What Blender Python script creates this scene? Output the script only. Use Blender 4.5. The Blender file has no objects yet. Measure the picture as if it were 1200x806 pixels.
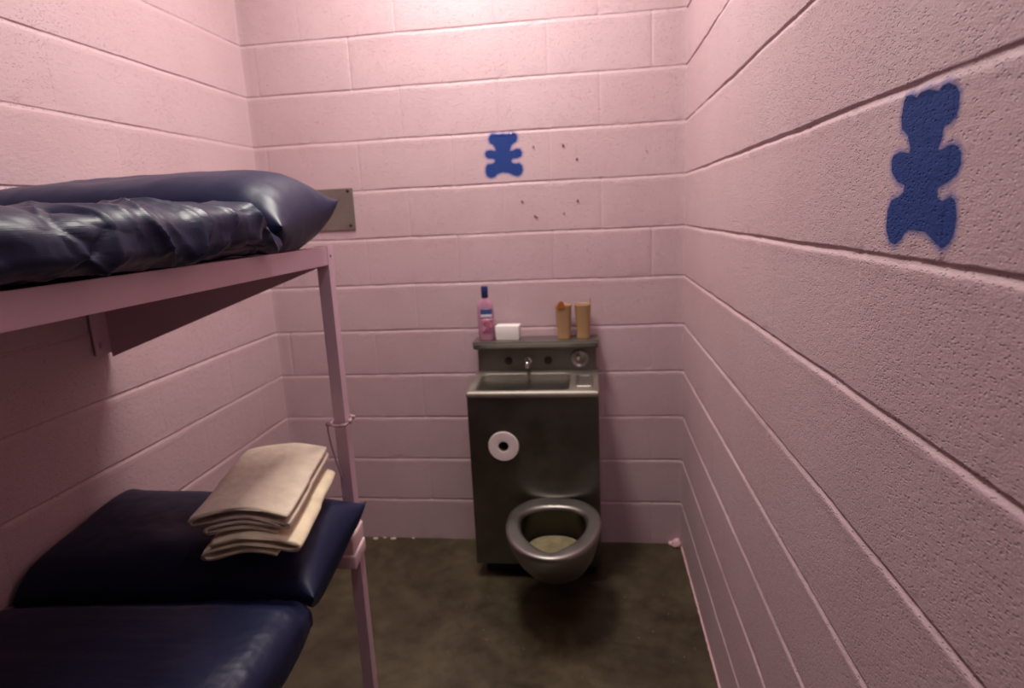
import bpy, bmesh, math, random
from mathutils import Vector, Matrix, noise
random.seed(7)
PI = math.pi
C = bpy.context.scene.collection
W = 1.818          # room width: right wall X=0, left wall X=-W, back wall Y=0
DEPTH = 3.2        # front wall at Y=-DEPTH
H = 3.048          # fifteen courses of block
K = .2032          # course height

# ------------------------------------------------------------------ helpers
def link(name, me, mat=None, parent=None, smooth=False):
    o = bpy.data.objects.new(name, me); C.objects.link(o)
    if mat: me.materials.append(mat)
    if smooth:
        for p in me.polygons: p.use_smooth = True
    if parent: o.parent = parent
    return o
def obj(name, bm, mat=None, parent=None, smooth=False, auto=None):
    bmesh.ops.recalc_face_normals(bm, faces=bm.faces)
    me = bpy.data.meshes.new(name); bm.to_mesh(me); bm.free()
    o = link(name, me, mat, None, smooth)
    if parent:
        o.parent = parent
        o.matrix_parent_inverse = parent.matrix_basis.inverted()
    if auto is not None: sharp(me, auto)
    return o
def sharp(me, deg):
    for p in me.polygons: p.use_smooth = True
    bm = bmesh.new(); bm.from_mesh(me)
    for e in bm.edges:
        if len(e.link_faces) == 2 and e.calc_face_angle(0) > math.radians(deg): e.smooth = False
    bm.to_mesh(me); bm.free()
def thing(name, label, cat, loc=(0,0,0), rotz=0, group=None):
    o = bpy.data.objects.new(name, None); C.objects.link(o)
    o.empty_display_size = .05
    o.location = loc; o.rotation_euler = (0,0,rotz)
    o.matrix_basis = Matrix.Translation(loc) @ Matrix.Rotation(rotz, 4, 'Z')
    return tag(o, label, cat, group)
def tag(o, label, cat, group=None):
    o['label'] = label; o['category'] = cat
    if group: o['group'] = group
    return o
def struct(o): o['kind'] = 'structure'; return o
def box(bm, x0, x1, y0, y1, z0, z1, bev=0, seg=2):
    r = bmesh.ops.create_cube(bm, size=1)
    for v in r['verts']:
        v.co = Vector(((x0+x1)/2+v.co.x*(x1-x0), (y0+y1)/2+v.co.y*(y1-y0), (z0+z1)/2+v.co.z*(z1-z0)))
    if bev:
        es = list({e for v in r['verts'] for e in v.link_edges})
        bmesh.ops.bevel(bm, geom=es, offset=bev, segments=seg, affect='EDGES', profile=.5)
    return bm
def loft(bm, rings, closed=True, cap0=False, cap1=False):
    R = [[bm.verts.new(p) for p in r] for r in rings]
    n = len(R[0])
    for a, b in zip(R, R[1:]):
        for i in range(n if closed else n-1):
            j = (i+1) % n
            bm.faces.new((a[i], a[j], b[j], b[i]))
    if cap0: bm.faces.new(R[0])
    if cap1: bm.faces.new(R[-1])
    return R
def prism_x(bm, prof, x0, x1, bev=0):          # prof: (y,z) polygon
    loft(bm, [[Vector((x0,y,z)) for y,z in prof], [Vector((x1,y,z)) for y,z in prof]], True, True, True)
def cyl(bm, p0, p1, r0, r1=None, n=32, cap=True):
    r1 = r0 if r1 is None else r1
    p0 = Vector(p0); p1 = Vector(p1); d = (p1-p0).normalized()
    a = d.orthogonal().normalized(); b = d.cross(a)
    rs = [[p + (a*math.cos(t)+b*math.sin(t))*r for t in [2*PI*i/n for i in range(n)]] for p, r in ((p0,r0),(p1,r1))]
    loft(bm, rs, True, cap, cap)
def lathe(bm, base, axis, prof, n=40, cap=True): # prof: (distance along axis, radius)
    base = Vector(base); d = Vector(axis).normalized()
    a = d.orthogonal().normalized(); b = d.cross(a)
    rs = [[base + d*h + (a*math.cos(t)+b*math.sin(t))*r for t in [2*PI*i/n for i in range(n)]] for h, r in prof]
    loft(bm, rs, True, cap, cap)
def tube(bm, pts, r, n=10):
    pts = [Vector(p) for p in pts]; rings = []
    a = None
    for i, p in enumerate(pts):
        d = (pts[min(i+1,len(pts)-1)]-pts[max(i-1,0)]).normalized()
        if a is None: a = d.orthogonal().normalized()
        a = (a - d*a.dot(d)).normalized(); b = d.cross(a)
        rings.append([p+(a*math.cos(2*PI*k/n)+b*math.sin(2*PI*k/n))*r for k in range(n)])
    loft(bm, rings, True, True, True)
def catmull(P, m=8):
    P = [Vector(p) for p in P]; Q = [P[0]]+P+[P[-1]]; out = []
    for i in range(1, len(Q)-2):
        for k in range(m):
            t = k/m; a,b,c,d = Q[i-1:i+3]
            out.append(.5*((2*b)+(c-a)*t+(2*a-5*b+4*c-d)*t*t+(3*b-a-3*c+d)*t**3))
    out.append(P[-1]); return out
def sstep(a, b, x):
    t = max(0, min(1, (x-a)/(b-a))); return t*t*(3-2*t)
N3 = lambda x, y, z: noise.noise(Vector((x, y, z)))
def fbm(x, y, z, o=4):
    s = 0; a = 1; 
    for i in range(o):
        s += a*noise.noise(Vector((x, y, z))); x*=2.03; y*=2.03; z*=2.03; a*=.5
    return s

# ------------------------------------------------------------------ materials
def mat(name, col, rough=.6, metal=0, **kw):
    m = bpy.data.materials.new(name); m.use_nodes = True
    b = m.node_tree.nodes['Principled BSDF']
    b.inputs['Base Color'].default_value = (*col, 1); b.inputs['Roughness'].default_value = rough
    b.inputs['Metallic'].default_value = metal
    for k, v in kw.items(): b.inputs[k.replace('_', ' ')].default_value = v
    return m
class NT:
    def __init__(s, m): s.t = m.node_tree; s.b = s.t.nodes['Principled BSDF']
    def n(s, typ, **kw):
        x = s.t.nodes.new(typ)
        for k, v in kw.items():
            if k in x.inputs.keys(): x.inputs[k].default_value = v
            else: setattr(x, k, v)
        return x
    def l(s, a, b): s.t.links.new(a, b)
    def math(s, op, a, b=None, c=None, clamp=False):
        x = s.t.nodes.new('ShaderNodeMath'); x.operation = op; x.use_clamp = clamp
        for i, v in enumerate((a, b, c)):
            if v is None: continue
            if isinstance(v, (int, float)): x.inputs[i].default_value = v
            else: s.l(v, x.inputs[i])
        return x.outputs[0]
    def noise(s, vec, scale, detail=2, rough=.5, dist=0):
        x = s.n('ShaderNodeTexNoise', Scale=scale, Detail=detail, Roughness=rough, Distortion=dist); s.l(vec, x.inputs['Vector']); return x.outputs['Fac']
    def ramp(s, fac, stops):
        x = s.t.nodes.new('ShaderNodeValToRGB'); e = x.color_ramp.elements
        while len(e) < len(stops): e.new(.5)
        for i, (p, c) in enumerate(stops): e[i].position = p; e[i].color = (*c, 1)
        s.l(fac, x.inputs[0]); return x.outputs[0]
    def pos(s): return s.n('ShaderNodeNewGeometry').outputs['Position']
    def obco(s): return s.n('ShaderNodeTexCoord').outputs['Object']
    def scaled(s, vec, sc):
        x = s.n('ShaderNodeVectorMath', operation='MULTIPLY'); s.l(vec, x.inputs[0]); x.inputs[1].default_value = sc; return x.outputs[0]
    def bump(s, h, dist=1, strength=1):
        x = s.n('ShaderNodeBump', Strength=strength, Distance=dist); s.l(h, x.inputs['Height']); s.l(x.outputs[0], s.b.inputs['Normal']); return x

def block_bump(t):
    """paint-filled concrete block: orange peel, grit and clusters of little pits (heights in metres)"""
    p = t.pos()
    q = t.scaled(p, (1, .72, 1.35))
    peel = t.math('MULTIPLY', t.noise(q, 330, 3, .62), .0011)
    lump = t.math('MULTIPLY', t.noise(q, 85, 2, .5), .0011)
    patch = t.noise(p, 8, 3, .6)
    v = t.n('ShaderNodeTexVoronoi', Scale=210, Randomness=1); t.l(q, v.inputs['Vector'])
    sel = t.n('ShaderNodeSeparateColor'); t.l(v.outputs['Color'], sel.inputs[0])
    on = t.math('GREATER_THAN', t.math('ADD', sel.outputs[0], t.math('MULTIPLY', patch, 1.1)), 1.34)   # only some cells, in clusters
    pit = t.math('MULTIPLY', t.math('SUBTRACT', .42, v.outputs['Distance'], clamp=True), 5)
    pit = t.math('MULTIPLY', t.math('MULTIPLY', t.math('MINIMUM', pit, 1.0), on), .0016)
    rnd = t.n('ShaderNodeTexVoronoi', Scale=42, Randomness=1); t.l(q, rnd.inputs['Vector'])
    big = t.math('SUBTRACT', .10, rnd.outputs['Distance'], clamp=True)
    big = t.math('MULTIPLY', t.math('MINIMUM', t.math('MULTIPLY', big, 25), 1.0), .0013)
    h = t.math('SUBTRACT', t.math('SUBTRACT', t.math('ADD', peel, lump), pit), big)
    t.bump(h)
PINK = (.52, .362, .388)
def block_material(name):
    m = mat(name, PINK, .5); t = NT(m)
    n = t.noise(t.pos(), 2.2, 3, .55)
    c = t.ramp(n, [(.3, (PINK[0]*.965, PINK[1]*.94, PINK[2]*.94)), (.7, (PINK[0]*1.03, PINK[1]*1.05, PINK[2]*1.05))])
    t.l(c, t.b.inputs['Base Color'])
    m.node_tree.nodes['Principled BSDF'].inputs['Specular IOR Level'].default_value = .35
    block_bump(t); return m
M_wall = block_material('pink_block_paint')

def paint_blue():
    m = mat('blue_spray_paint', (.020, .046, .20), .75, Specular_IOR_Level=.15); t = NT(m)
    block_bump(t)
    a = t.n('ShaderNodeAttribute', attribute_name='coverage')
    t.l(t.ramp(a.outputs['Fac'], [(.35, (.12,.17,.55)), (.6, (.020,.046,.20))]), t.b.inputs['Base Color'])
    sp = t.noise(t.pos(), 900, 1, .5)
    f = t.math('MULTIPLY', a.outputs['Fac'], t.math('ADD', sp, .5))
    f = t.math('MULTIPLY', f, 1.0, clamp=True)
    tr = t.n('ShaderNodeBsdfTransparent'); mx = t.n('ShaderNodeMixShader')
    t.l(f, mx.inputs[0]); t.l(tr.outputs[0], mx.inputs[1]); t.l(t.b.outputs[0], mx.inputs[2])
    t.l(mx.outputs[0], t.t.nodes['Material Output'].inputs[0]); return m
M_blue = paint_blue()

def vinyl():
    m = mat('navy_vinyl', (.011, .014, .044), .5, Specular_IOR_Level=.26); t = NT(m)
    p = t.obco()
    w = t.n('ShaderNodeTexWave', Scale=110, bands_direction='Z'); t.l(p, w.inputs['Vector'])
    g = t.noise(p, 500, 2, .5)
    h = t.math('ADD', t.math('MULTIPLY', w.outputs['Fac'], .00005), t.math('MULTIPLY', g, .00012))
    h = t.math('ADD', h, t.math('MULTIPLY', t.noise(p, 28, 3, .55), .0007))
    t.bump(h)
    r = t.ramp(t.noise(p, 6, 3), [(.3, (.38,)*3), (.7, (.50,)*3)]); t.l(r, t.b.inputs['Roughness'])
    return m
M_vinyl = vinyl()
M_piping = mat('navy_piping', (.010, .012, .03), .5)

def rail_paint():
    m = mat('mauve_steel_paint', (.62, .42, .49), .45); t = NT(m)
    t.bump(t.math('MULTIPLY', t.noise(t.pos(), 60, 3), .0004)); return m
M_steelpink = rail_paint()

def stainless(name='stainless_steel', base=(.25,.24,.215), r0=.27, r1=.42):
    m = mat(name, base, .35, 1.0); t = NT(m)
    p = t.pos()
    br = t.noise(t.scaled(p, (3, 3, 400)), 1, 3, .6)
    sm = t.noise(p, 7, 4, .6)
    r = t.n('ShaderNodeMapRange'); t.l(t.math('ADD', t.math('MULTIPLY', br, .4), t.math('MULTIPLY', sm, .6)), r.inputs[0])
    r.inputs[1].default_value=.3; r.inputs[2].default_value=.7; r.inputs[3].default_value=r0; r.inputs[4].default_value=r1
    t.l(r.outputs[0], t.b.inputs['Roughness'])
    c = t.ramp(sm, [(.3, tuple(v*.82 for v in base)), (.7, tuple(v*1.1 for v in base))]); t.l(c, t.b.inputs['Base Color'])
    t.bump(t.math('MULTIPLY', br, .00006)); return m
M_ss = stainless()
M_ss2 = stainless('worn_stainless', (.34,.32,.29), .26, .42)
M_bowl = stainless('bowl_stainless', (.30,.28,.26), .36, .5)
M_basin = stainless('satin_basin', (.38,.35,.30), .50, .65)
M_splash = stainless('satin_splash', (.22,.205,.185), .48, .6)
M_bowlin = stainless('shaded_bowl_inside', (.085,.078,.062), .3, .45)  # darker copy of the bowl steel, inner shade put into the colour
M_dark = mat('recess_shade', (.012,.011,.010), .7)  # near-black stands for the shade in the gap under the cabinet
M_plate = stainless('dull_cover_plate', (.30,.27,.24), .45, .6)
M_screw = mat('dark_screw', (.06,.05,.045), .45, .8)

def concrete():
    m = mat('sealed_concrete', (.06,.045,.025), .3); t = NT(m); p = t.pos()
    a = t.noise(p, 2.6, 5, .62, .6); b = t.noise(p, 14, 4, .6)
    c = t.ramp(t.math('ADD', t.math('MULTIPLY', a, .7), t.math('MULTIPLY', b, .3)),
               [(.36, (.024,.017,.008)), (.5, (.050,.037,.018)), (.64, (.080,.063,.032))])
    sp = t.n('ShaderNodeTexVoronoi', Scale=17); t.l(p, sp.inputs['Vector'])
    fl = t.math('LESS_THAN', sp.outputs['Distance'], .045)
    mx = t.n('ShaderNodeMix', data_type='RGBA'); t.l(t.math('MULTIPLY', fl, .5), mx.inputs[0]); t.l(c, mx.inputs[6]); mx.inputs[7].default_value = (.3,.25,.18,1)
    t.l(mx.outputs[2], t.b.inputs['Base Color'])
    r = t.ramp(b, [(.3, (.34,)*3), (.7, (.5,)*3)]); t.l(r, t.b.inputs['Roughness'])
    t.bump(t.math('MULTIPLY', t.noise(p, 30, 4, .6), .0008)); return m
M_floor = concrete()
M_ceiling = mat('ceiling_paint', (.66,.46,.47), .7)
def towel_mat(name, c):
    m = mat(name, c, .95); t = NT(m); p = t.obco()
    t.b.inputs['Sheen Weight'].default_value = .25
    h = t.math('ADD', t.math('MULTIPLY', t.noise(p, 420, 3, .7), .0016), t.math('MULTIPLY', t.noise(p, 40, 2), .003))
    t.bump(h)
    n = t.noise(p, 25, 3); cc = t.ramp(n, [(.3, tuple(v*.88 for v in c)), (.7, tuple(min(1, v*1.06) for v in c))]); t.l(cc, t.b.inputs['Base Color'])
    return m
M_towel = towel_mat('cream_terry', (.74,.61,.47)); M_towel2 = towel_mat('yellow_cream_terry', (.82,.68,.47))

# ------------------------------------------------------------------ block walls
def groove(s):            # s: metres above the joint centre -> 0..1 depth, steep upper lip, sloping lower lip
    if s > 0: return 1 - sstep(.0006, .0044, s)
    return 1 - sstep(.0, .0105, -s)
GD = {1.0: .0031, .35: .0034, .04: .0054}
def wall_h(u, z, seed, t0, vj=1.0):
    """height of the painted block surface into the room at (u, z)"""
    wob = .0016*N3(u*5, z*.3, seed) + .0008*N3(u*23, z, seed+3)
    k = round(z/K)
    s = z - k*K - wob
    row = math.floor((z-wob)/K)
    # horizontal joint
    amt = .75 + .6*N3(u*1.7+9, k*3.1, seed+5) + .35*N3(u*9, k*7.7, seed+8)
    amt = max(.12, min(1.25, amt))
    h = -GD[vj]*amt*groove(s) + .0010*math.exp(-((s+.0125)/.0045)**2) if 0 < k < 15 else 0
    # each block stands a hair proud or shy
    off = t0 + (0 if row % 2 == 0 else .2032)
    ub = (u-off)/.4064
    cell = math.floor(ub)
    h += .0010*N3(cell*3.7+.5, row*5.3+.5, seed+11)
    # vertical joint, mostly filled with paint
    d = abs(ub-round(ub))*.4064
    va = max(0, .35+.9*N3(round(ub)*4.1+.3, row*2.9+.7, seed+17))*vj
    h -= .0028*va*(1-sstep(.001, .0055, d + .0012*N3(u*4, z*30, seed)))
    # broad unevenness and lumps of paint
    h -= .0016*max(0, N3(u*38, z*38, seed+31)-.25)*math.exp(-((abs(s)-.008)/.006)**2)*3     # chipped arrises
    h += .0007*N3(u*7, z*7, seed+21) + .00035*N3(u*40, z*40, seed+25)
    e = min(abs(u), abs(u+DEPTH) if abs(u) > 2 else 9, abs(u+W) if vj == 1.0 else 9)   # paint-filled inner corners
    return h + .003*max(0, 1-e/.016)**2
def spans(a, b, marks, offs, step):
    xs = {a, b}
    for m in marks:
        for o in offs:
            if a < m+o < b: xs.add(round(m+o, 5))
    L = sorted(xs); out = [L[0]]
    for p, q in zip(L, L[1:]):
        n = max(1, math.ceil((q-p)/step))
        out += [p+(q-p)*i/n for i in range(1, n+1)]
    return out
def block_wall(name, u0, u1, place, seed, t0, vj=1.0, step=.016):
    zo = [-.012,-.0095,-.0078,-.006,-.0042,-.0025,-.001,.0008,.002,.0032,.0045,.006,.0075,.009]
    uo = [-.0065,-.004,-.002,0,.002,.004,.0065]
    n0 = math.floor((u0-t0)/.2032)-1
    us = spans(u0, u1, [t0+.2032*i for i in range(n0, n0+30)], uo, step)
    zs = spans(0, H, [K*i for i in range(1, 15)], zo, step)
    V = []; F = []
    for z in zs:
        for u in us: V.append(place(u, z, wall_h(u, z, seed, t0, vj)))
    nu, nz = len(us), len(zs)
    for j in range(nz-1):
        for i in range(nu-1): F.append((j*nu+i, j*nu+i+1, (j+1)*nu+i+1, (j+1)*nu+i))
    nf = len(F)
    # thickness behind
    bi = len(V)
    for (u, z) in ((u0,0),(u1,0),(u1,H),(u0,H)): V.append(place(u, z, -.12))
    bot = list(range(nu)); top = [(nz-1)*nu+i for i in range(nu)]
    lef = [j*nu for j in range(nz)]; rig = [j*nu+nu-1 for j in range(nz)]
    F += [tuple(bot[::-1]+[bi, bi+1]), tuple(top+[bi+2, bi+3]), tuple(lef+[bi+3, bi]), tuple(rig[::-1]+[bi+1, bi+2]), (bi+3, bi+2, bi+1, bi)]
    me = bpy.data.meshes.new(name); me.from_pydata(V, [], F)
    bm = bmesh.new(); bm.from_mesh(me); bm.faces.ensure_lookup_table()
    for f in bm.faces[nf:]:
        for e in f.edges: e.smooth = False
    bmesh.ops.recalc_face_normals(bm, faces=bm.faces); bm.to_mesh(me); bm.free()
    for i, p in enumerate(me.polygons): p.use_smooth = i < nf
    return struct(link(name, me, M_wall))
pr = lambda u, z, h: (-h, u, z)
pl = lambda u, z, h: (-W+h, u, z)
pb = lambda u, z, h: (u, -h, z)
pf = lambda u, z, h: (u, -DEPTH+h, z)
T_back = -.1307; T_right = -.05; T_left = -.80
wall_right = block_wall('wall_right', -DEPTH, 0, pr, 3.3, T_right, .04, .010)
wall_left = block_wall('wall_left', -DEPTH, 0, pl, 17.7, T_left, .35)
wall_back = block_wall('wall_back', -W, 0, pb, 31.1, T_back, 1.0)

# drilled and chipped spots left in the back wall
for x, z, r in ((-.604,1.763,.004),(-.483,1.762,.0052),(-.429,1.706,.0048),(-.659,1.548,.005),(-.430,1.541,.005),(-.608,1.487,.0045),(-.600,1.481,.0035),(-.487,1.492,.0035),(-.150,1.72,.0025)):
    bm = bmesh.new()
    lathe(bm, (x, -.0035, z), (0,1,0), [(0, r*1.0), (.0008, r*.95), (.0012, r*.7), (.003, r*.3)], 12)
    o = obj('chip_hole', bm, mat('chip_shadow', (.20,.10,.10), .8) if 'chip_shadow' not in bpy.data.materials else bpy.data.materials['chip_shadow'], wall_back, True)

# floor, ceiling, front wall with steel door
bm = bmesh.new(); box(bm, -W-.12, .12, -DEPTH-.12, .12, -.1, 0); struct(obj('floor', bm, M_floor))
bm = bmesh.new(); box(bm, -W-.12, .12, -DEPTH-.12, .12, H, H+.1); struct(obj('ceiling', bm, M_ceiling))
M_front = mat('grey_cell_front', (.11,.10,.10), .6)
bm = bmesh.new()
box(bm, -W, -1.22, -DEPTH-.12, -DEPTH, 0, H); box(bm, -.30, 0, -DEPTH-.12, -DEPTH, 0, H); box(bm, -1.22, -.30, -DEPTH-.12, -DEPTH, 2.1, H)
struct(obj('wall_front', bm, M_front))
door = None
bm = bmesh.new()
box(bm, -1.22, -.30, -DEPTH-.09, -DEPTH-.04, 0, 1.35); box(bm, -1.22, -1.0, -DEPTH-.09, -DEPTH-.04, 1.35, 1.95)
box(bm, -.52, -.30, -DEPTH-.09, -DEPTH-.04, 1.35, 1.95); box(bm, -1.22, -.30, -DEPTH-.09, -DEPTH-.04, 1.95, 2.1)
struct(obj('door_1', bm, M_front))
# paint line at the foot of the right wall
bm = bmesh.new()
pts = [(-.006+.002*N3(i*.9,0,1), -.01-i*.02, .006) for i in range(150)]
loft(bm, [[Vector((x+.0015*N3(y*30,0,0), y, 0)), Vector((x+.002, y, .004)), Vector((0.0, y, .008+.003*N3(y*12,3,0))), Vector((.004,y,0))] for x, y, z in pts], True, True, True)
struct(obj('trim_1', bm, mat('pink_caulk', (.70,.42,.45), .5), None, True))
bm = bmesh.new()
for cx, cy, cz, r in ((-.022,-.022,.012,.022),(-.045,-.012,.006,.012)):
    ret = bmesh.ops.create_icosphere(bm, subdivisions=3, radius=r, matrix=Matrix.Translation((cx,cy,cz)))
    for v in ret['verts']: v.co += (v.co-Vector((cx,cy,cz)))*.3*N3(v.co.x*80,v.co.y*80,v.co.z*80); v.co.z = max(v.co.z, .0)
struct(obj('trim_2', bm, bpy.data.materials['pink_caulk'], None, True))
# paint chips along the back wall
bm = bmesh.new()
for x, y, r in ((-1.433,-.022,.010),(-1.345,-.018,.011),(-1.39,-.012,.006),(-1.25,-.010,.005)):
    n = 9
    ring = [Vector((x+r*1.3*math.cos(2*PI*i/n)*(1+.3*N3(i,x*9,0)), y+r*.6*math.sin(2*PI*i/n)*(1+.3*N3(i,x*7,2)), .001)) for i in range(n)]
    loft(bm, [ring, [v+Vector((0,0,.004)) for v in ring]], True, True, True)
o = obj('paint_flake', bm, mat('pale_flake', (.62,.50,.46), .7)); o['kind'] = 'stuff'; o['label'] = 'pale flakes of paint lying on the floor along the back wall'; o['category'] = 'debris'

# ------------------------------------------------------------------ bear stencils
BEAR_R = [(-1.801,1.609),(-1.811,1.613),(-1.829,1.613),(-1.848,1.608),(-1.855,1.612),(-1.867,1.613),(-1.878,1.608),(-1.885,1.6),(-1.886,1.587),(-1.883,1.578),(-1.874,1.573),(-1.861,1.57),(-1.86,1.558),(-1.853,1.547),(-1.859,1.545),(-1.878,1.549),(-1.89,1.547),(-1.898,1.54),(-1.899,1.528),(-1.894,1.519),(-1.883,1.513),(-1.86,1.506),(-1.862,1.494),(-1.874,1.491),(-1.888,1.496),(-1.896,1.491),(-1.901,1.474),(-1.899,1.457),(-1.892,1.447),(-1.881,1.441),(-1.87,1.445),(-1.843,1.458),(-1.806,1.459),(-1.798,1.456),(-1.788,1.446),(-1.774,1.44),(-1.761,1.443),(-1.75,1.458),(-1.75,1.481),(-1.758,1.494),(-1.776,1.497),(-1.787,1.503),(-1.788,1.512),(-1.77,1.516),(-1.753,1.529),(-1.75,1.542),(-1.755,1.548),(-1.77,1.551),(-1.794,1.548),(-1.795,1.554),(-1.786,1.57),(-1.771,1.578),(-1.767,1.592),(-1.771,1.608),(-1.778,1.615),(-1.789,1.615),(-1.798,1.611)]
BEAR_B = [(-0.781,1.827),(-0.773,1.834),(-0.759,1.832),(-0.748,1.829),(-0.728,1.831),(-0.709,1.827),(-0.699,1.832),(-0.686,1.833),(-0.674,1.827),(-0.669,1.813),(-0.674,1.798),(-0.688,1.79),(-0.696,1.782),(-0.703,1.762),(-0.689,1.763),(-0.674,1.769),(-0.659,1.766),(-0.653,1.753),(-0.656,1.739),(-0.671,1.733),(-0.69,1.732),(-0.699,1.724),(-0.694,1.714),(-0.678,1.71),(-0.665,1.712),(-0.654,1.701),(-0.652,1.685),(-0.659,1.668),(-0.674,1.661),(-0.69,1.666),(-0.709,1.676),(-0.736,1.68),(-0.756,1.675),(-0.77,1.663),(-0.787,1.66),(-0.801,1.668),(-0.806,1.684),(-0.804,1.703),(-0.796,1.714),(-0.777,1.715),(-0.765,1.722),(-0.765,1.731),(-0.773,1.736),(-0.793,1.738),(-0.803,1.747),(-0.804,1.758),(-0.798,1.767),(-0.781,1.769),(-0.759,1.765),(-0.762,1.779),(-0.77,1.791),(-0.783,1.799),(-0.787,1.814)]
def bear(name, poly, place, seed, t0, vj, label, fringe, extra=()):
    P = [Vector((a, b)) for a, b in poly]
    def sd(x, y):
        best = 1e9; ins = False; n = len(P)
        for i in range(n):
            a, b = P[i], P[(i+1) % n]
            dx, dy = b.x-a.x, b.y-a.y; L = dx*dx+dy*dy
            t = 0 if L == 0 else max(0, min(1, ((x-a.x)*dx+(y-a.y)*dy)/L))
            ex, ey = x-a.x-t*dx, y-a.y-t*dy; best = min(best, ex*ex+ey*ey)
            if (a.y > y) != (b.y > y) and x < (b.x-a.x)*(y-a.y)/(b.y-a.y)+a.x: ins = not ins
        return math.sqrt(best)*(-1 if ins else 1)
    st = .0013; m = fringe+.003
    x0, x1 = min(p.x for p in P)-m, max(p.x for p in P)+m
    y0, y1 = min(p.y for p in P)-m, max(p.y for p in P)+m
    nx, ny = int((x1-x0)/st), int((y1-y0)/st)
    idx = {}; V = []; cov = []; F = []
    G = [[sd(x0+i*st, y0+j*st) for i in range(nx+1)] for j in range(ny+1)]
    def vid(i, j):
        if (i, j) not in idx:
            u, z = x0+i*st, y0+j*st
            idx[(i, j)] = len(V); V.append(place(u, z, wall_h(u, z, seed, t0, vj)+.0007))
            d = G[j][i] + .0006*N3(u*300, z*300, 5)
            f = 1.3 - sstep(-.0012, .0008, d)*.95
            cov.append(max(0, f if d < .0008 else .50*max(0, 1-d/fringe)**1.2))
        return idx[(i, j)]
    for j in range(ny):
        for i in range(nx):
            if min(G[j][i], G[j][i+1], G[j+1][i], G[j+1][i+1]) < fringe:
                F.append((vid(i,j), vid(i+1,j), vid(i+1,j+1), vid(i,j+1)))
    me = bpy.data.meshes.new(name); me.from_pydata(V, [], F)
    at = me.attributes.new('coverage', 'FLOAT', 'POINT'); at.data.foreach_set('value', cov)
    o = link(name, me, M_blue, None, True)
    tag(o, label, 'wall painting', 'blue bear stencils'); return o
bear('bear_stencil', BEAR_R, pr, 3.3, T_right, .04, 'large blue bear silhouette spray-stencilled on the right wall, nearest the viewer', .010)
bear('bear_stencil', [(a, b-.010) for a, b in BEAR_B], pb, 31.1, T_back, 1.0, 'small blue bear silhouette stencilled on the back wall above the sink', .011)

# ------------------------------------------------------------------ cover plate on the back wall
cp = thing('cover_plate', 'square metal cover plate screwed to the back wall behind the top bunk pillow', 'plate', (-1.475, -.001, 1.552))
bm = bmesh.new(); box(bm, -1.562, -1.389, -.007, .004, 1.464, 1.640, .0015); obj('plate', bm, M_plate, cp)
for x in (-1.545, -1.409):
    for z in (1.483, 1.628):
        bm = bmesh.new(); lathe(bm, (x, -.0065, z), (0,-1,0), [(0,.0075),(.0018,.0070),(.0032,.0045),(.0036,.001)], 16)
        obj('screw', bm, M_screw, cp, True)

# ------------------------------------------------------------------ bunk bed
BX = -1.10; BY = -.98; BY2 = -2.96
bunk = thing('bunk_bed', 'pink-painted steel bunk bed frame fixed along the left wall', 'bunk bed', (-1.10, -.98, 0))
def bpart(name, bm, m=M_steelpink, parent=None, **kw): return obj(name, bm, m, parent or bunk, **kw)
def deck(zt):
    bm = bmesh.new(); prism = [(BX, zt), (BX, zt-.050), (BX-.028, zt-.050), (BX-.028, zt-.047), (BX-.003, zt-.047), (BX-.003, zt-.003), (-W+.010, zt-.003), (-W+.010, zt)]
    return bm, prism
for zt, nm in ((1.434, 'upper'), (.556, 'lower')):
    bm = bmesh.new()      # front rail: folded steel channel
    rx, rh = (BX, .050) if nm == 'upper' else (BX-.025, .028)
    prof = [(rx, zt), (rx, zt-rh), (rx-.030, zt-rh), (rx-.030, zt-rh+.004), (rx-.004, zt-rh+.004), (rx-.004, zt-.004), (rx-.05, zt-.004), (rx-.05, zt)]
    loft(bm, [[Vector((x, y, z)) for x, z in prof] for y in (BY2, BY)], True, True, True)
    bmesh.ops.bevel(bm, geom=[e for e in bm.edges if e.calc_length() > 1], offset=.0012, segments=2, affect='EDGES')
    bpart('front_rail', bm)
    bm = bmesh.new(); box(bm, -W+.012, BX-.045, BY2+.003, BY-.003, zt-.006, zt-.001)
    bpart('deck', bm)
    for y in (BY2, BY-.004):
        bm = bmesh.new(); box(bm, -W+.012, BX-.004, y, y+.004, zt-.050, zt, .0008, 1)
        bpart('end_rail', bm)
# corner posts: steel angle
for y, s in ((BY, 1), (BY2, -1)):
    bm = bmesh.new()
    a = .034
    zt = 1.436
    prof = [(BX+.001, 0), (BX+.001, a), (BX-.003, a), (BX-.003, .004), (BX-a, .004), (BX-a, 0)]
    if s > 0: prof = [(x, y+d*1) for x, d in prof]
    else: prof = [(x, y-d) for x, d in prof]
    loft(bm, [[Vector((x, yy, z)) for x, yy in prof] for z in (0, zt)], True, True, True)
    bpart('post', bm)
bm = bmesh.new(); lathe(bm, (BX+.001, BY+.018, 1.408), (1,0,0), [(0,.004),(.0006,.0038),(.0007,.001)], 12); bpart('rivet_hole', bm, M_screw)
# triangular gusset plate from the post to the wall
bm = bmesh.new()
tri = [(BX-.006, 1.386), (-W+.012, 1.386), (-W+.012, 1.136)]
loft(bm, [[Vector((x, BY-.001+d, z)) for x, z in tri] for d in (0, .004)], True, True, True)
bpart('gusset_plate', bm)
# flange that fixes the gusset to the wall
bm = bmesh.new(); box(bm, -W+.006, -W+.012, BY-.058, BY+.003, 1.150, 1.386, .001, 1)
wf = bpart('wall_flange', bm)
for z in (1.178, 1.34):
    bm = bmesh.new(); lathe(bm, (-W+.012, BY-.035, z), (1,0,0), [(0,.011),(.006,.011),(.008,.008)], 6)
    o = obj('bolt', bm, M_steelpink, wf)
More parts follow.
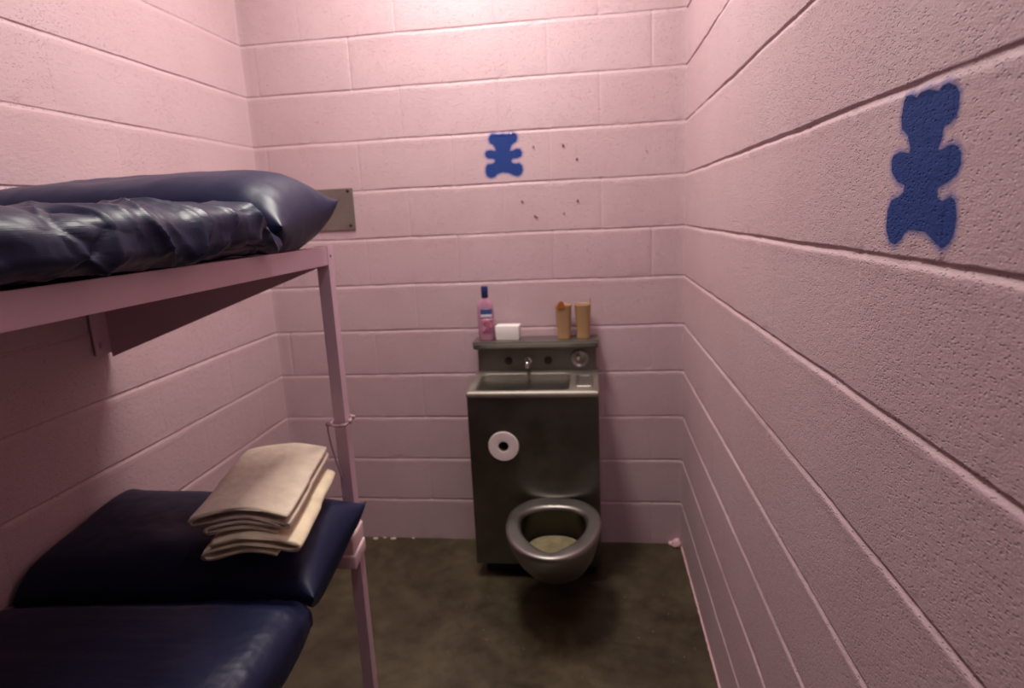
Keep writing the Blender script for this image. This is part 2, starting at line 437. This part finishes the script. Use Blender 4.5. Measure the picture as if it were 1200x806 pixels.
# lower corner bracket: two overlapping bent plates
bm = bmesh.new()
box(bm, BX-.044, BX+.006, BY-.050, BY+.040, .520, .590, .006, 3)
box(bm, BX-.050, BX+.012, BY-.058, BY+.032, .497, .540, .006, 3)
for v in bm.verts: v.co.z += (v.co.y-BY)*.22
bpart('corner_bracket', bm, mat('pale_pink_paint', (.66,.47,.48), .6), smooth=False, auto=35)
# cord knotted round the post
cord = thing('cord', 'thin pale cord knotted around the bunk post above the lower mattress', 'cord', (BX, BY, .93))
bm = bmesh.new()
zc = .925
loop = [(BX+.008,BY-.006,zc),(BX+.010,BY+.020,zc+.004),(BX+.004,BY+.042,zc+.008),(BX-.018,BY+.040,zc+.006),(BX-.038,BY+.012,zc+.004),(BX-.040,BY-.006,zc-.002),(BX-.020,BY-.011,zc-.006),(BX+.002,BY-.011,zc-.004),(BX+.008,BY-.006,zc)]
tube(bm, catmull(loop), .0042)
tail = [(BX+.004,BY-.010,zc),(BX-.030,BY-.016,zc-.004),(BX-.046,BY-.016,zc+.010),(BX-.049,BY-.014,zc-.012),(BX-.044,BY-.014,zc-.06),(BX-.034,BY-.012,zc-.12),(BX-.022,BY-.010,zc-.17)]
tube(bm, catmull(tail), .0026)
obj('cord_loop', bm, mat('pale_cord', (.36,.22,.26), .6), cord, True)
for c, r in (((BX+.012,BY+.004,zc+.004),.008),((BX-.046,BY-.014,zc+.002),.008),((BX+.016,BY+.026,zc+.010),.006)):
    bm = bmesh.new(); bmesh.ops.create_icosphere(bm, subdivisions=2, radius=r, matrix=Matrix.Translation(c))
    obj('knot', bm, bpy.data.materials['pale_cord'], cord, True)

# ------------------------------------------------------------------ mattresses with a built-in pillow
def crease_field(seed, n, y0, y1, s0, s1, amp):
    rnd = random.Random(seed); L = []
    for i in range(n):
        y = rnd.uniform(y0, y1); s = rnd.uniform(s0, s1); a = rnd.choice([rnd.gauss(.9,.3), rnd.gauss(-.9,.3), rnd.gauss(0,.35)]); l = rnd.uniform(.05,.15)
        L.append((y, s, math.cos(a), math.sin(a), l, rnd.uniform(.007,.018), rnd.uniform(.4,1)*amp*rnd.choice((1,1,-1))))
    return L
def crease_val(L, y, s):
    h = 0
    for cy, cs, dx, dy, l, w, a in L:
        p = (y-cy)*dx+(s-cs)*dy
        if abs(p) > l: continue
        q = -(y-cy)*dy+(s-cs)*dx + .010*math.sin(p*18)
        if abs(q) > w*3: continue
        t = 1-(p/l)**2
        h += a*t*math.exp(-abs(q)/w)
    return h
def mattress(z0, seed, label, crumple, YS=-1.30, sag=0.0, skew=.12, yend_p=-.965, puff=.124):
    root = thing('mattress', label, 'mattress', (-1.44, -1.9, z0), 0, 'navy vinyl jail mattresses')
    xl = -W+.012
    # ---- body
    bm = bmesh.new(); rings = []
    cr = crease_field(seed, 34, -2.2, -1.33, .0, .17, .015)
    cr += [(-1.36,.05,.94,.34,.10,.012,.016),(-1.45,.035,.98,.17,.16,.014,.014),(-1.42,.10,.80,.6,.07,.010,-.012),(-1.60,.06,.72,-.69,.07,.010,.014),(-1.72,.05,.6,.8,.06,.010,.013),(-1.85,.07,.8,-.6,.08,.010,-.014)]
    ny = 330; nt = 190
    yend = -2.94
    for i in range(ny+1):
        f = i/ny
        y = YS + .004 - (YS-yend)*(f**1.25)
        dist = YS - y
        taper = .50 + .50*sstep(0, .10, dist)
        taper2 = 1 - .35*sstep(.06, 0, y-yend)
        hh = (.106 + .008*N3(y*3, seed, 0))*taper*taper2
        xr = -1.062 + .010*N3(y*4, seed, 5) + .018*crumple*sstep(.02,.2,dist) + .022*(sag > 0)*sstep(0, .10, dist)
        xc = (xl+xr)/2; a = (xr-xl)/2; b = hh/2
        ring = []
        for k in range(nt):
            # denser samples on the room side
            u = k/nt; th = 2*PI*u - .55*math.sin(2*PI*u)
            c, s = math.cos(th), math.sin(th)
            x = xc + a*math.copysign(abs(c)**(2/7), c); z = z0 + .003 + b + b*math.copysign(abs(s)**(2/2.6), s)
            if k > nt/2: z = z0+.002 + (z-z0-.002)*.75 if z < z0+b else z
            nrm = Vector((math.copysign(abs(c)**(1.6), c), 0, math.copysign(abs(s)**.8, s)))
            if nrm.length: nrm.normalize()
            side = sstep(xr-.25, xr-.02, x)
            sc = (xr-x) + (z0+hh-z)                      # arc position measured down from the top edge
            w = .004*fbm(x*9, y*9, seed)                 # soft rumples everywhere
            w += crumple*side*(crease_val(cr, y, sc) + .011*(abs(N3(y*11+.6*N3(y*6,z*6,1), z*14+y*5, seed+2))-.25))
            w += (1-.5*crumple)*.006*math.exp(-dist/.05)*N3(x*30, seed, 1)   # gathers at the seam
            if z < z0+.02: w = max(w, -.002) if side > .5 else min(w, 0)
            p = Vector((x, y, z)) + nrm*w
            p.x = max(p.x, xl); p.z = max(p.z, z0+.0015)
            if p.x > BX-.002 and p.z < z0+.004: p.z = z0+.004
            p.y -= skew*((xr-p.x)/(xr-xl))*max(0, 1-dist/.4)
            if sag and p.x > BX+.003: p.z -= sag*sstep(BX+.003, BX+.030, p.x)*(1-min(1, max(0, (p.z-z0)/hh)))
            ring.append(p)
        rings.append(ring)
    loft(bm, rings, True, True, True)
    body = obj('mattress_body', bm, M_vinyl, root, True)
    # ---- pillow
    bm = bmesh.new(); n = 110; m = 80
    px0, px1, py0, py1 = xl, -1.058, YS+.002, yend_p
    cxp, cyp, ax, ay = (px0+px1)/2, (py0+py1)/2, (px1-px0)/2, (py1-py0)/2
    G = {}
    for side in (1, -1):
        for i in range(n+1):
            for j in range(m+1):
                if side < 0 and (i in (0, n) or j in (0, m)): G[(side,i,j)] = G[(1,i,j)]; continue
                U = math.sin((i/n-.5)*PI); V = math.sin((j/m-.5)*PI)
                x = cxp + ax*U*(1-(.035*(1-V*V) if U > 0 else 0)); y = cyp + ay*V*(1-.10*(1-U**6))
                y -= skew*(1-U)/2*(1-V)/2
                T = ((1-abs(U)**(4.2 if U > 0 else 30))*(1-abs(V)**(2.5+2.0*(1-U))))**(.56 if side > 0 else .46)
                tip = (max(0, U)*max(0, V))**6
                tipl = (max(0, -U)*max(0, V))**6
                zs = z0 + .062 + .040*sstep(-1, 1, V) + .022*tip + .01*tipl
                w = .0035*fbm(x*8, y*8, seed+9)*T
                # puckers running in from the seams
                e = 1-abs(V); w += .0035*math.exp(-e/.22)*math.sin(x*90+6*N3(x*9,0,seed))*(e**.5)*(.5+N3(x*5,7,seed))
                e2 = 1-U; w += .004*math.exp(-e2/.12)*math.sin(y*110+5*N3(y*9,1,seed))*(e2**.5)
                if side > 0: z = zs + puff*T*(.93+.07*U) + w
                else:
                    z = max(z0+.002, zs - .125*T + w)
                    if sag and x > BX+.003: z -= sag*.8*sstep(BX+.003, BX+.030, x)*T**.5*sstep(py1-.06, py1-.2, y)
                G[(side,i,j)] = bm.verts.new((x, y, z))
    for side in (1, -1):
        for i in range(n):
            for j in range(m):
                q = [G[(side,i,j)], G[(side,i+1,j)], G[(side,i+1,j+1)], G[(side,i,j+1)]]
                q = list(dict.fromkeys(q))
                try: bm.faces.new(q if side > 0 else q[::-1])
                except ValueError: pass
    pil = obj('pillow_end', bm, M_vinyl, root, True)
    # welded seam flange along the head edge and the room-side edge
    bm = bmesh.new()
    edge = []
    for i in range(0, n+1): edge.append(('V', i))
    pts = []
    for i in range(0, n+1, 2):
        U = math.sin((i/n-.5)*PI); x = cxp+ax*U; y = cyp+ay*(1-.10*(1-U**6))
        pts.append(Vector((x, y+.001, z0+.102+.022*max(0,U)**6+.01*max(0,-U)**6)))
    for j in []:
        V = math.sin((j/m-.5)*PI); x = cxp+ax*(1-.035*(1-V*V)); y = cyp+ay*V
        pts.append(Vector((x+.001, y, z0+.062+.040*sstep(-1,1,V)+.022*max(0,V)**6)))
    tube(bm, pts, .0022, 8)
    obj('seam', bm, M_piping, pil, True)
    return root
mattress(1.434, 4.2, 'navy vinyl mattress with a plump crumpled pillow end on the top bunk', .78)
mattress(.556, 12.9, 'navy vinyl mattress on the lower bunk, under the folded towels', .08, -1.365, .045, .07, -.988, .108)

# ------------------------------------------------------------------ folded towels
def ribbon(bm, path, half, y0, y1, ny, seed, wave):
    """sweep a cloth strip whose cross-section follows path (x,z) along y, with thickness"""
    P = catmull([(x, 0, z) for x, z in path], 7); n = len(P)
    nor = []
    for i in range(n):
        d = (P[min(i+1,n-1)]-P[max(i-1,0)]).normalized(); nor.append(Vector((-d.z, 0, d.x)))
    rings = []
    for j in range(ny+1):
        y = y0+(y1-y0)*j/ny
        e = min(j, ny-j)/ny
        h = half*(1 if e > .03 else .72)
        up = [P[i]+nor[i]*h for i in range(n)]; dn = [P[i]-nor[i]*h for i in range(n)]
        ends0 = [P[0]+(P[0]-P[1]).normalized()*h*.8]; ends1 = [P[-1]+(P[-1]-P[-2]).normalized()*h*.8]
        ring = ends0+up+ends1+dn[::-1]
        out = []
        for p in ring:
            q = Vector((p.x, y, p.z)); dx, dz = wave(p.x, y, p.z)
            q.x += dx + .0018*N3(p.z*60, y*14, seed); q.z += dz; q.y += .005*N3(p.x*14, p.z*70, seed+4)
            out.append(q)
        rings.append(out)
    loft(bm, rings, True, True, True)
def wv(x, y, z): return 0.0, (.007 if y < 0 else .003)*math.cos((x+.02)*24) + .003*math.sin(x*28+1.0)*(1 if y < 0 else .4) + .003*N3(x*10, y*8, 3)
ta = thing('folded_towel', 'cream terry towel folded in thick layers, topmost of the pile on the lower bunk', 'towel', (-1.232,-1.21,.820), math.radians(8), 'folded towels on the lower bunk')
hw = .113
A = [(hw,.036),(hw-.03,.041),(.0,.043),(-hw+.02,.040),(-hw-.003,.029),(-hw+.016,.018),(.0,.0215),(hw-.012,.018),(hw-.002,.0115),(hw-.014,.005),(.0,.0085),(-hw+.040,.005),(-hw+.030,-.0015),(-hw+.045,-.008),(0,-.005),(hw-.03,-.009)]
bm = bmesh.new(); ribbon(bm, A, .0056, -.175, .175, 40, 1, wv)
def place_towel(bm, root, pitch):
    Mx = root.matrix_basis @ Matrix.Rotation(pitch, 4, 'X')
    bmesh.ops.transform(bm, matrix=Mx, verts=bm.verts)
place_towel(bm, ta, math.radians(5)); obj('folded_cloth', bm, M_towel, ta, True)
tb = thing('folded_towel', 'yellowish cream towel folded under the top one, its right edge sticking out', 'towel', (-1.218,-1.21,.776), math.radians(9), 'folded towels on the lower bunk')
Bp = [(-hw+.03,.016),(.0,.020),(hw-.02,.017),(hw+.004,.007),(hw-.012,-.003),(.02,.001),(-hw+.03,.001),(-hw+.006,-.009),(-hw+.03,-.020),(0,-.016),(hw-.05,-.020)]
bm = bmesh.new(); ribbon(bm, Bp, .0062, -.185, .16, 40, 2, wv)
place_towel(bm, tb, math.radians(5)); obj('folded_cloth', bm, M_towel2, tb, True)

# ------------------------------------------------------------------ stainless toilet and sink unit
X0, X1 = -.880, -.361; FY = -.310; ZR = .816
unit = thing('toilet_sink_unit', 'stainless steel toilet and sink combination unit against the back wall', 'toilet sink unit', (-.62, -.15, 0))
def up_(name, bm, m=M_ss, parent=None, **kw): return obj(name, bm, m, parent or unit, **kw)
RX, RZ, RR = -.742, .589, .066
# cabinet: front panel with round hole, sides, bottom
bm = bmesh.new()
nseg = 48
def front_loop(y, inset=0):
    return [Vector((X0+inset,y,.068)), Vector((X1-inset,y,.068)), Vector((X1-inset,y,ZR-.012)), Vector((X0+inset,y,ZR-.012))]
hole = [Vector((RX+RR*math.cos(2*PI*i/nseg), FY, RZ+RR*math.sin(2*PI*i/nseg))) for i in range(nseg)]
vo = [bm.verts.new(p) for p in front_loop(FY)]; vh = [bm.verts.new(p) for p in hole]
eo = [bm.edges.new((vo[i], vo[(i+1)%4])) for i in range(4)]; eh = [bm.edges.new((vh[i], vh[(i+1)%nseg])) for i in range(nseg)]
bmesh.ops.triangle_fill(bm, edges=eo+eh, use_beauty=True)
# recess cup behind the hole
prev = vh
for dy, r in ((.004, RR), (.10, RR), ):
    cur = [bm.verts.new((RX+r*math.cos(2*PI*i/nseg), FY+dy, RZ+r*math.sin(2*PI*i/nseg))) for i in range(nseg)]
    for i in range(nseg): bm.faces.new((prev[i], prev[(i+1)%nseg], cur[(i+1)%nseg], cur[i]))
    prev = cur
bm.faces.new(prev)
vb = [bm.verts.new(p) for p in front_loop(-.004)]
for i in range(4): bm.faces.new((vo[i], vo[(i+1)%4], vb[(i+1)%4], vb[i]))
bm.faces.new(vb)
cab = up_('cabinet', bm)
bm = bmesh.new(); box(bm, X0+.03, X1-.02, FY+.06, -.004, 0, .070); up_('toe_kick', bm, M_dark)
# basin with deck
def rrect(x0, x1, y0, y1, r, z, n=6):
    out = []
    for cx, cy, a0 in ((x1-r,y1-r,0),(x0+r,y1-r,90),(x0+r,y0+r,180),(x1-r,y0+r,270)):
        for i in range(n+1):
            a = math.radians(a0+90*i/n); out.append(Vector((cx+r*math.cos(a), cy+r*math.sin(a), z)))
    return out
def tilt(ring, s=.075):
    return [Vector((p.x, p.y, p.z + (p.y-FY)*s)) for p in ring]
bm = bmesh.new()
bx0, bx1, by0, by1 = X0+.030, -.475, FY+.022, -.085
rs = [tilt(rrect(X0-.002, X1+.002, FY-.004, -.006, .004, ZR-.022)), tilt(rrect(X0-.003, X1+.003, FY-.006, -.006, .005, ZR-.014)),
      tilt(rrect(X0-.002, X1+.002, FY-.004, -.008, .006, ZR-.004)), tilt(rrect(X0+.003, X1-.003, FY+.001, -.010, .006, ZR)),
      tilt(rrect(bx0-.006, bx1+.006, by0-.006, by1+.006, .036, ZR)), tilt(rrect(bx0, bx1, by0, by1, .032, ZR-.005)),
      tilt(rrect(bx0+.006, bx1-.004, by0+.004, by1-.004, .032, ZR-.08)), tilt(rrect(bx0+.02, bx1-.018, by0+.02, by1-.02, .03, ZR-.125)),
      tilt(rrect(bx0+.10, bx1-.10, by0+.07, by1-.07, .02, ZR-.135))]
loft(bm, rs, True, False, True)
bas = up_('basin', bm, M_basin, smooth=False, auto=40)
bm = bmesh.new(); lathe(bm, ((bx0+bx1)/2, (by0+by1)/2, ZR-.1265), (0,0,1), [(0,.022),(.003,.022),(.004,.017),(.0015,.014)], 24); obj('drain', bm, M_screw, bas, True)
# soap tray pressed into the deck
bm = bmesh.new()
rs = [tilt(rrect(-.452,-.380,FY+.05,-.12,.012,ZR+.001)), tilt(rrect(-.448,-.384,FY+.054,-.124,.012,ZR+.004)), tilt(rrect(-.442,-.390,FY+.060,-.130,.010,ZR+.003)), tilt(rrect(-.436,-.396,FY+.066,-.136,.008,ZR-.004+.0045))]
loft(bm, rs, True, True, True); obj('soap_tray', bm, M_plate, bas, False)
# splash panel and shelf
bm = bmesh.new(); box(bm, X0+.006, X1-.006, -.052, -.002, ZR+.010, .952, .002)
up_('splash_panel', bm, M_splash)
bm = bmesh.new()
prof = [(-.002,.975),(-.112,.975),(-.118,.973),(-.120,.968),(-.108,.950),(-.104,.946),(-.078,.938),(-.060,.932),(-.048,.930),(-.048,.960),(-.002,.962)]
prism_x(bm, prof, X0-.002, X1+.002)
up_('shelf', bm, M_splash, auto=50)
bm = bmesh.new(); box(bm, X0-.003, X1+.003, -.1215, -.002, .9745, .9775, .0012); up_('shelf_lip', bm, M_ss2)
for x in (-.741, -.570):
    bm = bmesh.new(); lathe(bm, (x, -.052, .879), (0,-1,0), [(0,.017),(.003,.017),(.004,.013),(.010,.013),(.012,.011),(.0125,.002)], 28); up_('push_button', bm, M_screw, smooth=False, auto=40)
bm = bmesh.new()
lathe(bm, (-.656,-.052,.880), (0,-1,0), [(0,.016),(.004,.016),(.005,.011),(.02,.010)], 24)
tube(bm, catmull([(-.656,-.066,.884),(-.656,-.088,.885),(-.656,-.100,.878),(-.656,-.103,.866),(-.656,-.103,.858)]), .0085, 14)
up_('spout', bm, mat('polished_chrome', (.75,.73,.70), .12, 1.0), auto=50)
bm = bmesh.new(); lathe(bm, (-.436,-.052,.884), (0,-1,0), [(0,.040),(.004,.040),(.008,.037),(.009,.032),(.006,.029),(.002,.020),(.001,.006)], 44)
bub = up_('drinking_bubbler', bm, M_ss2, smooth=True)
bm = bmesh.new(); lathe(bm, (-.442,-.053,.890), (0,-1,0), [(0,.010),(.014,.009),(.018,.006)], 20); obj('nozzle', bm, bpy.data.materials['polished_chrome'], bub, True)

# bowl
def egg(cx, yb, yf, a, z, tri=0.0, n=72, yw=.42):
    """outline with its widest point yw of the way from back to front; tri narrows the front"""
    out = []
    yc = yb+(yf-yb)*yw
    for i in range(n):
        t = 2*PI*i/n; c, s = math.cos(t), math.sin(t)
        if s >= 0: x = a*math.copysign(abs(c)**.85, c); y = yc+(yb-yc)*abs(s)**.9
        else:
            x = a*math.copysign(abs(c)**(1+.25*tri), c)*(1-.0*tri); y = yc+(yf-yc)*abs(s)
        out.append(Vector((cx+x, y, z)))
    return out
bc = -.538; zr = .372
bm = bmesh.new()
rs = [egg(bc+.01, FY-.0, -.44, .060, .095), egg(bc+.006, FY-.0, -.50, .085, .110), egg(bc+.004, FY, -.585, .122, .16), egg(bc+.002, FY, -.665, .150, .23),
      egg(bc, FY, -.727, .167, .30), egg(bc, FY, -.753, .174, .335), egg(bc, FY, -.763, .1765, zr-.018), egg(bc, FY, -.765, .177, zr-.010), egg(bc, FY, -.762, .175, zr-.003), egg(bc, FY-.002, -.757, .171, zr),
      egg(bc, FY-.02, -.748, .162, zr+.001), egg(bc, -.372, -.736, .138, zr+.0005, 1.6, yw=.36), egg(bc, -.382, -.729, .131, zr-.0005, 2, yw=.34),
      egg(bc, -.386, -.724, .128, zr-.003, 2, yw=.34), egg(bc, -.390, -.720, .124, zr-.008, 2, yw=.34), egg(bc, -.391, -.717, .122, zr-.016, 2, yw=.34)]
loft(bm, rs, True, True, False)
bowl = up_('toilet_bowl', bm, M_bowl, smooth=False, auto=60)
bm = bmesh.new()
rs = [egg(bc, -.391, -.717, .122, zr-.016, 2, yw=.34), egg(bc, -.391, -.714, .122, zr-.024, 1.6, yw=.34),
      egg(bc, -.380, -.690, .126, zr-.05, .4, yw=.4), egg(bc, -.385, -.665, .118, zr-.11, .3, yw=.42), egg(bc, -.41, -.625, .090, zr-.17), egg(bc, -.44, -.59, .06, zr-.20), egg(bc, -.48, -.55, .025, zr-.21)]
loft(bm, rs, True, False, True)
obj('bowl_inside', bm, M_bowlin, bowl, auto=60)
mw = mat('bowl_water_glint', (.20,.17,.10), .10); t = NT(mw); t.l(t.ramp(t.noise(t.pos(), 22, 3), [(.3,(.15,.13,.075)),(.7,(.25,.21,.12))]), t.b.inputs['Base Color'])  # water with reflected tan light and caustic mottling painted into its colour
bm = bmesh.new(); r1 = egg(bc, -.400, -.660, .108, zr-.120); loft(bm, [r1, [p+Vector((0,0,-.001)) for p in r1]], True, True, True)
obj('bowl_water_glint', bm, mw, bowl)

# toilet roll in the recess
roll = thing('toilet_roll', 'white toilet paper roll set end-on in the cabinet of the steel unit', 'toilet paper', (RX, FY+.05, RZ-.0625))
bm = bmesh.new(); lathe(bm, (RX, FY+.088, RZ), (0,-1,0), [(0,.021),(0,.060),(.006,.0625),(.086,.0625),(.091,.060),(.092,.030),(.091,.0215),(.088,.0205),(0,.0205)], 56, cap=False)
obj('paper', bm, mat('white_tissue', (.78,.66,.64), .9), roll, auto=45)
bm = bmesh.new(); lathe(bm, (RX, FY+.087, RZ), (0,-1,0), [(0,.0195),(0,.0203),(.088,.0203),(.088,.0195),(0,.0195)], 32, cap=False)
obj('core', bm, mat('brown_core', (.12,.08,.055), .9), roll, auto=45)

# ------------------------------------------------------------------ things on the shelf
SZ = .9776
# shampoo bottle
bt = thing('shampoo_bottle', 'pink shampoo bottle with a navy cap at the left end of the steel shelf', 'bottle', (-.829,-.060,SZ))
def oval(cx, cy, a, b, z, n=40, e=.85):
    return [Vector((cx+a*math.copysign(abs(math.cos(2*PI*i/n))**e, math.cos(2*PI*i/n)), cy+b*math.copysign(abs(math.sin(2*PI*i/n))**e, math.sin(2*PI*i/n)), z)) for i in range(n)]
mp = mat('pink_plastic', (.52,.25,.36), .25); mp.node_tree.nodes['Principled BSDF'].inputs['Transmission Weight'].default_value = .25
prof = [(0,.030,.017),(.004,.0335,.019),(.05,.0345,.020),(.10,.0355,.0205),(.14,.0345,.020),(.160,.029,.018),(.172,.019,.014),(.178,.0125,.0125),(.184,.012,.012)]
bm = bmesh.new(); loft(bm, [oval(-.829,-.060,a,b,SZ+h) for h,a,b in prof], True, True, True); body = obj('bottle_body', bm, mp, bt, auto=60)
bm = bmesh.new(); loft(bm, [oval(-.829,-.060,a,b,SZ+h,e=1) for h,a,b in [(.182,.0135,.0135),(.183,.0145,.0145),(.226,.0145,.0145),(.229,.0135,.0135),(.2295,.010,.010)]], True, True, True); obj('cap', bm, mat('navy_cap', (.012,.03,.12), .35), bt, auto=50)
def label_patch(name, h0, h1, t0, t1, m):
    bm = bmesh.new(); rings = []
    def ab(h):
        for (h_a,a0,b0),(h_b,a1,b1) in zip(prof, prof[1:]):
            if h_a <= h <= h_b: f=(h-h_a)/(h_b-h_a); return a0+(a1-a0)*f, b0+(b1-b0)*f
    for off in (.0004, .0010):
        for k in range(7):
            h = h0+(h1-h0)*(k if off < .0006 else 6-k)/6; a, b = ab(h)
            ring = []
            for i in range(15):
                t = t0+(t1-t0)*i/14; c, s = math.cos(t), math.sin(t)
                ring.append(Vector((-.829+(a+off)*math.copysign(abs(c)**.85,c), -.060+(b+off)*math.copysign(abs(s)**.85,s), SZ+h)))
            rings.append(ring)
    rings.append(rings[0]); loft(bm, rings, False)
    bmesh.ops.remove_doubles(bm, verts=bm.verts, dist=1e-6)
    return obj(name, bm, m, body, True)
mf = mat('floral_print', (.5,.2,.3), .4); t = NT(mf); v = t.n('ShaderNodeTexVoronoi', Scale=95); t.l(t.pos(), v.inputs['Vector'])
sx = t.n('ShaderNodeSeparateColor'); t.l(v.outputs['Color'], sx.inputs[0])
t.l(t.ramp(sx.outputs[0], [(0,(.42,.10,.12)),(.3,(.25,.07,.20)),(.55,(.62,.24,.22)),(.75,(.30,.10,.22)),(1,(.62,.32,.36))]), t.b.inputs['Base Color'])
label_patch('front_label', .030, .092, -1.9, -.55, mf)
label_patch('brand_band', .112, .135, -2.05, -.65, mat('blue_label', (.04,.07,.20), .4))
label_patch('pale_band', .098, .111, -2.05, -.75, mat('pale_label', (.55,.48,.60), .4))
# white box
wb = thing('soap_box', 'small plain white box beside the shampoo bottle on the steel shelf', 'box', (-.735,-.060,SZ), math.radians(-4))
bm = bmesh.new(); box(bm, -.049,.049,-.030,.030,0,.062,.004)
for v in bm.verts: v.co.x *= 1+.04*(v.co.z/.05)
bmesh.ops.transform(bm, matrix=wb.matrix_basis, verts=bm.verts); obj('box_body', bm, mat('white_card', (.72,.68,.66), .6), wb, auto=40)
# tan tumblers
mt = mat('tan_plastic', (.38,.225,.11), .5); mo = mat('orange_tab', (.30,.10,.012), .4)
def tumbler(x, y, label, tab):
    r = thing('tumbler', label, 'cup', (x, y, SZ), 0, 'tan tumblers on the steel shelf')
    prof = [(0,.0255),(.003,.027),(.010,.0275),(.136,.0335),(.140,.0345),(.142,.0345),(.143,.0335),(.142,.0322),(.136,.0315),(.010,.0250),(.008,.004)]
    bm = bmesh.new()
    loft(bm, [[Vector((x+R*math.copysign(abs(math.cos(2*PI*i/48))**.72, math.cos(2*PI*i/48)), y+R*math.copysign(abs(math.sin(2*PI*i/48))**.72, math.sin(2*PI*i/48)), SZ+h)) for i in range(48)] for h, R in prof], True, True, True)
    obj('cup_body', bm, mt, r, auto=50)
    bm = bmesh.new()
    if tab == 'round':
        pts = [(-.014,-.010),(.014,-.010),(.015,.004),(.011,.014),(.004,.020),(-.004,.020),(-.011,.014),(-.015,.004)]
        loft(bm, [[Vector((x-.008+a, y+d, SZ+.141+b)) for a, b in pts] for d in (-.0365,-.0325)], True, True, True)
        obj('rounded_tab', bm, mo, r)
    else:
        pts = [(-.004,-.006),(.0045,-.006),(.0055,.024),(.0040,.029),(.001,.023)]
        loft(bm, [[Vector((x+.0285+a, y+d, SZ+.141+b)) for a, b in pts] for d in (-.016,.012)], True, True, True)
        obj('pointed_tab', bm, mt, r)
    return r
tumbler(-.498,-.066, 'tan plastic tumbler with a rounded dark orange tab, left one on the shelf', 'round')
tumbler(-.418,-.062, 'tan plastic tumbler with a pointed tab at its right rim, at the shelf end', 'point')

# ------------------------------------------------------------------ ceiling lamp (above the frame)
LX, LY = -.86, -.74
lamp = thing('ceiling_lamp', 'flat rectangular ceiling lamp near the back wall', 'lamp', (LX, LY, H-.05))
bm = bmesh.new(); box(bm, LX-.19, LX+.19, LY-.50, LY+.50, H-.045, H, .006); obj('housing', bm, mat('white_enamel', (.8,.78,.75), .4), lamp)
md = mat('lamp_diffuser', (.9,.85,.8), .5); b_ = md.node_tree.nodes['Principled BSDF']; b_.inputs['Emission Color'].default_value = (1,.86,.76,1); b_.inputs['Emission Strength'].default_value = 2.0
bm = bmesh.new(); box(bm, LX-.17, LX+.17, LY-.48, LY+.48, H-.058, H-.044, .004); obj('diffuser', bm, md, lamp)
def area(name, loc, rot, sx, sy, e, col):
    l = bpy.data.lights.new(name, 'AREA'); l.shape = 'RECTANGLE'; l.size = sx; l.size_y = sy; l.energy = e; l.color = col
    o = bpy.data.objects.new(name, l); C.objects.link(o); o.location = loc; o.rotation_euler = rot; return o
area('lamp_light', (LX, LY, H-.062), (0,0,0), .32, .94, 50, (1,.94,.87))
# added cool fill, an unseen copy of the lamp, brightening rail and near wall
L2X, L2Y = -.34, -1.75
fill_lamp = thing('ceiling_lamp', 'added flat fill lamp on the ceiling, nearer the cell door', 'lamp', (L2X, L2Y, H-.05))
for ch in list(lamp.children):
    c = ch.copy(); C.objects.link(c); c.parent = fill_lamp; c.matrix_parent_inverse = Matrix.Translation((-LX, -LY, -(H-.05)))
area('lamp_light', (L2X, L2Y, H-.062), (0,0,0), .32, .94, 7.5, (.86,.86,1.0))  # light of the added fill lamp

w = bpy.data.worlds.new('World'); bpy.context.scene.world = w; w.use_nodes = True
w.node_tree.nodes['Background'].inputs[0].default_value = (.75,.78,.9,1); w.node_tree.nodes['Background'].inputs[1].default_value = .02

# ------------------------------------------------------------------ camera
cam = bpy.data.cameras.new('camera'); cam.lens = 719.89/1200*36; cam.sensor_width = 36; cam.clip_start = .02
co = bpy.data.objects.new('camera', cam); C.objects.link(co)
R_ = [(0.99131576,0.12327953,-0.04577359),(0.01891842,0.21076384,0.97735393),(-0.13013515,0.96973231,-0.20660126)]
Mc = Matrix((( R_[0][0], R_[1][0], -R_[2][0]), (R_[0][1], R_[1][1], -R_[2][1]), (R_[0][2], R_[1][2], -R_[2][2]))).to_4x4()
Mc.translation = Vector((-.3798, -2.6104, 1.4986)); co.matrix_world = Mc
cam.dof.use_dof = True; cam.dof.focus_distance = .92; cam.dof.aperture_fstop = 4.5
sc = bpy.context.scene; sc.camera = co
sc.view_settings.view_transform = 'Standard'; sc.view_settings.look = 'None'; sc.view_settings.gamma = 1
sc.view_settings.use_curve_mapping = False; sc.view_settings.exposure = -0.2
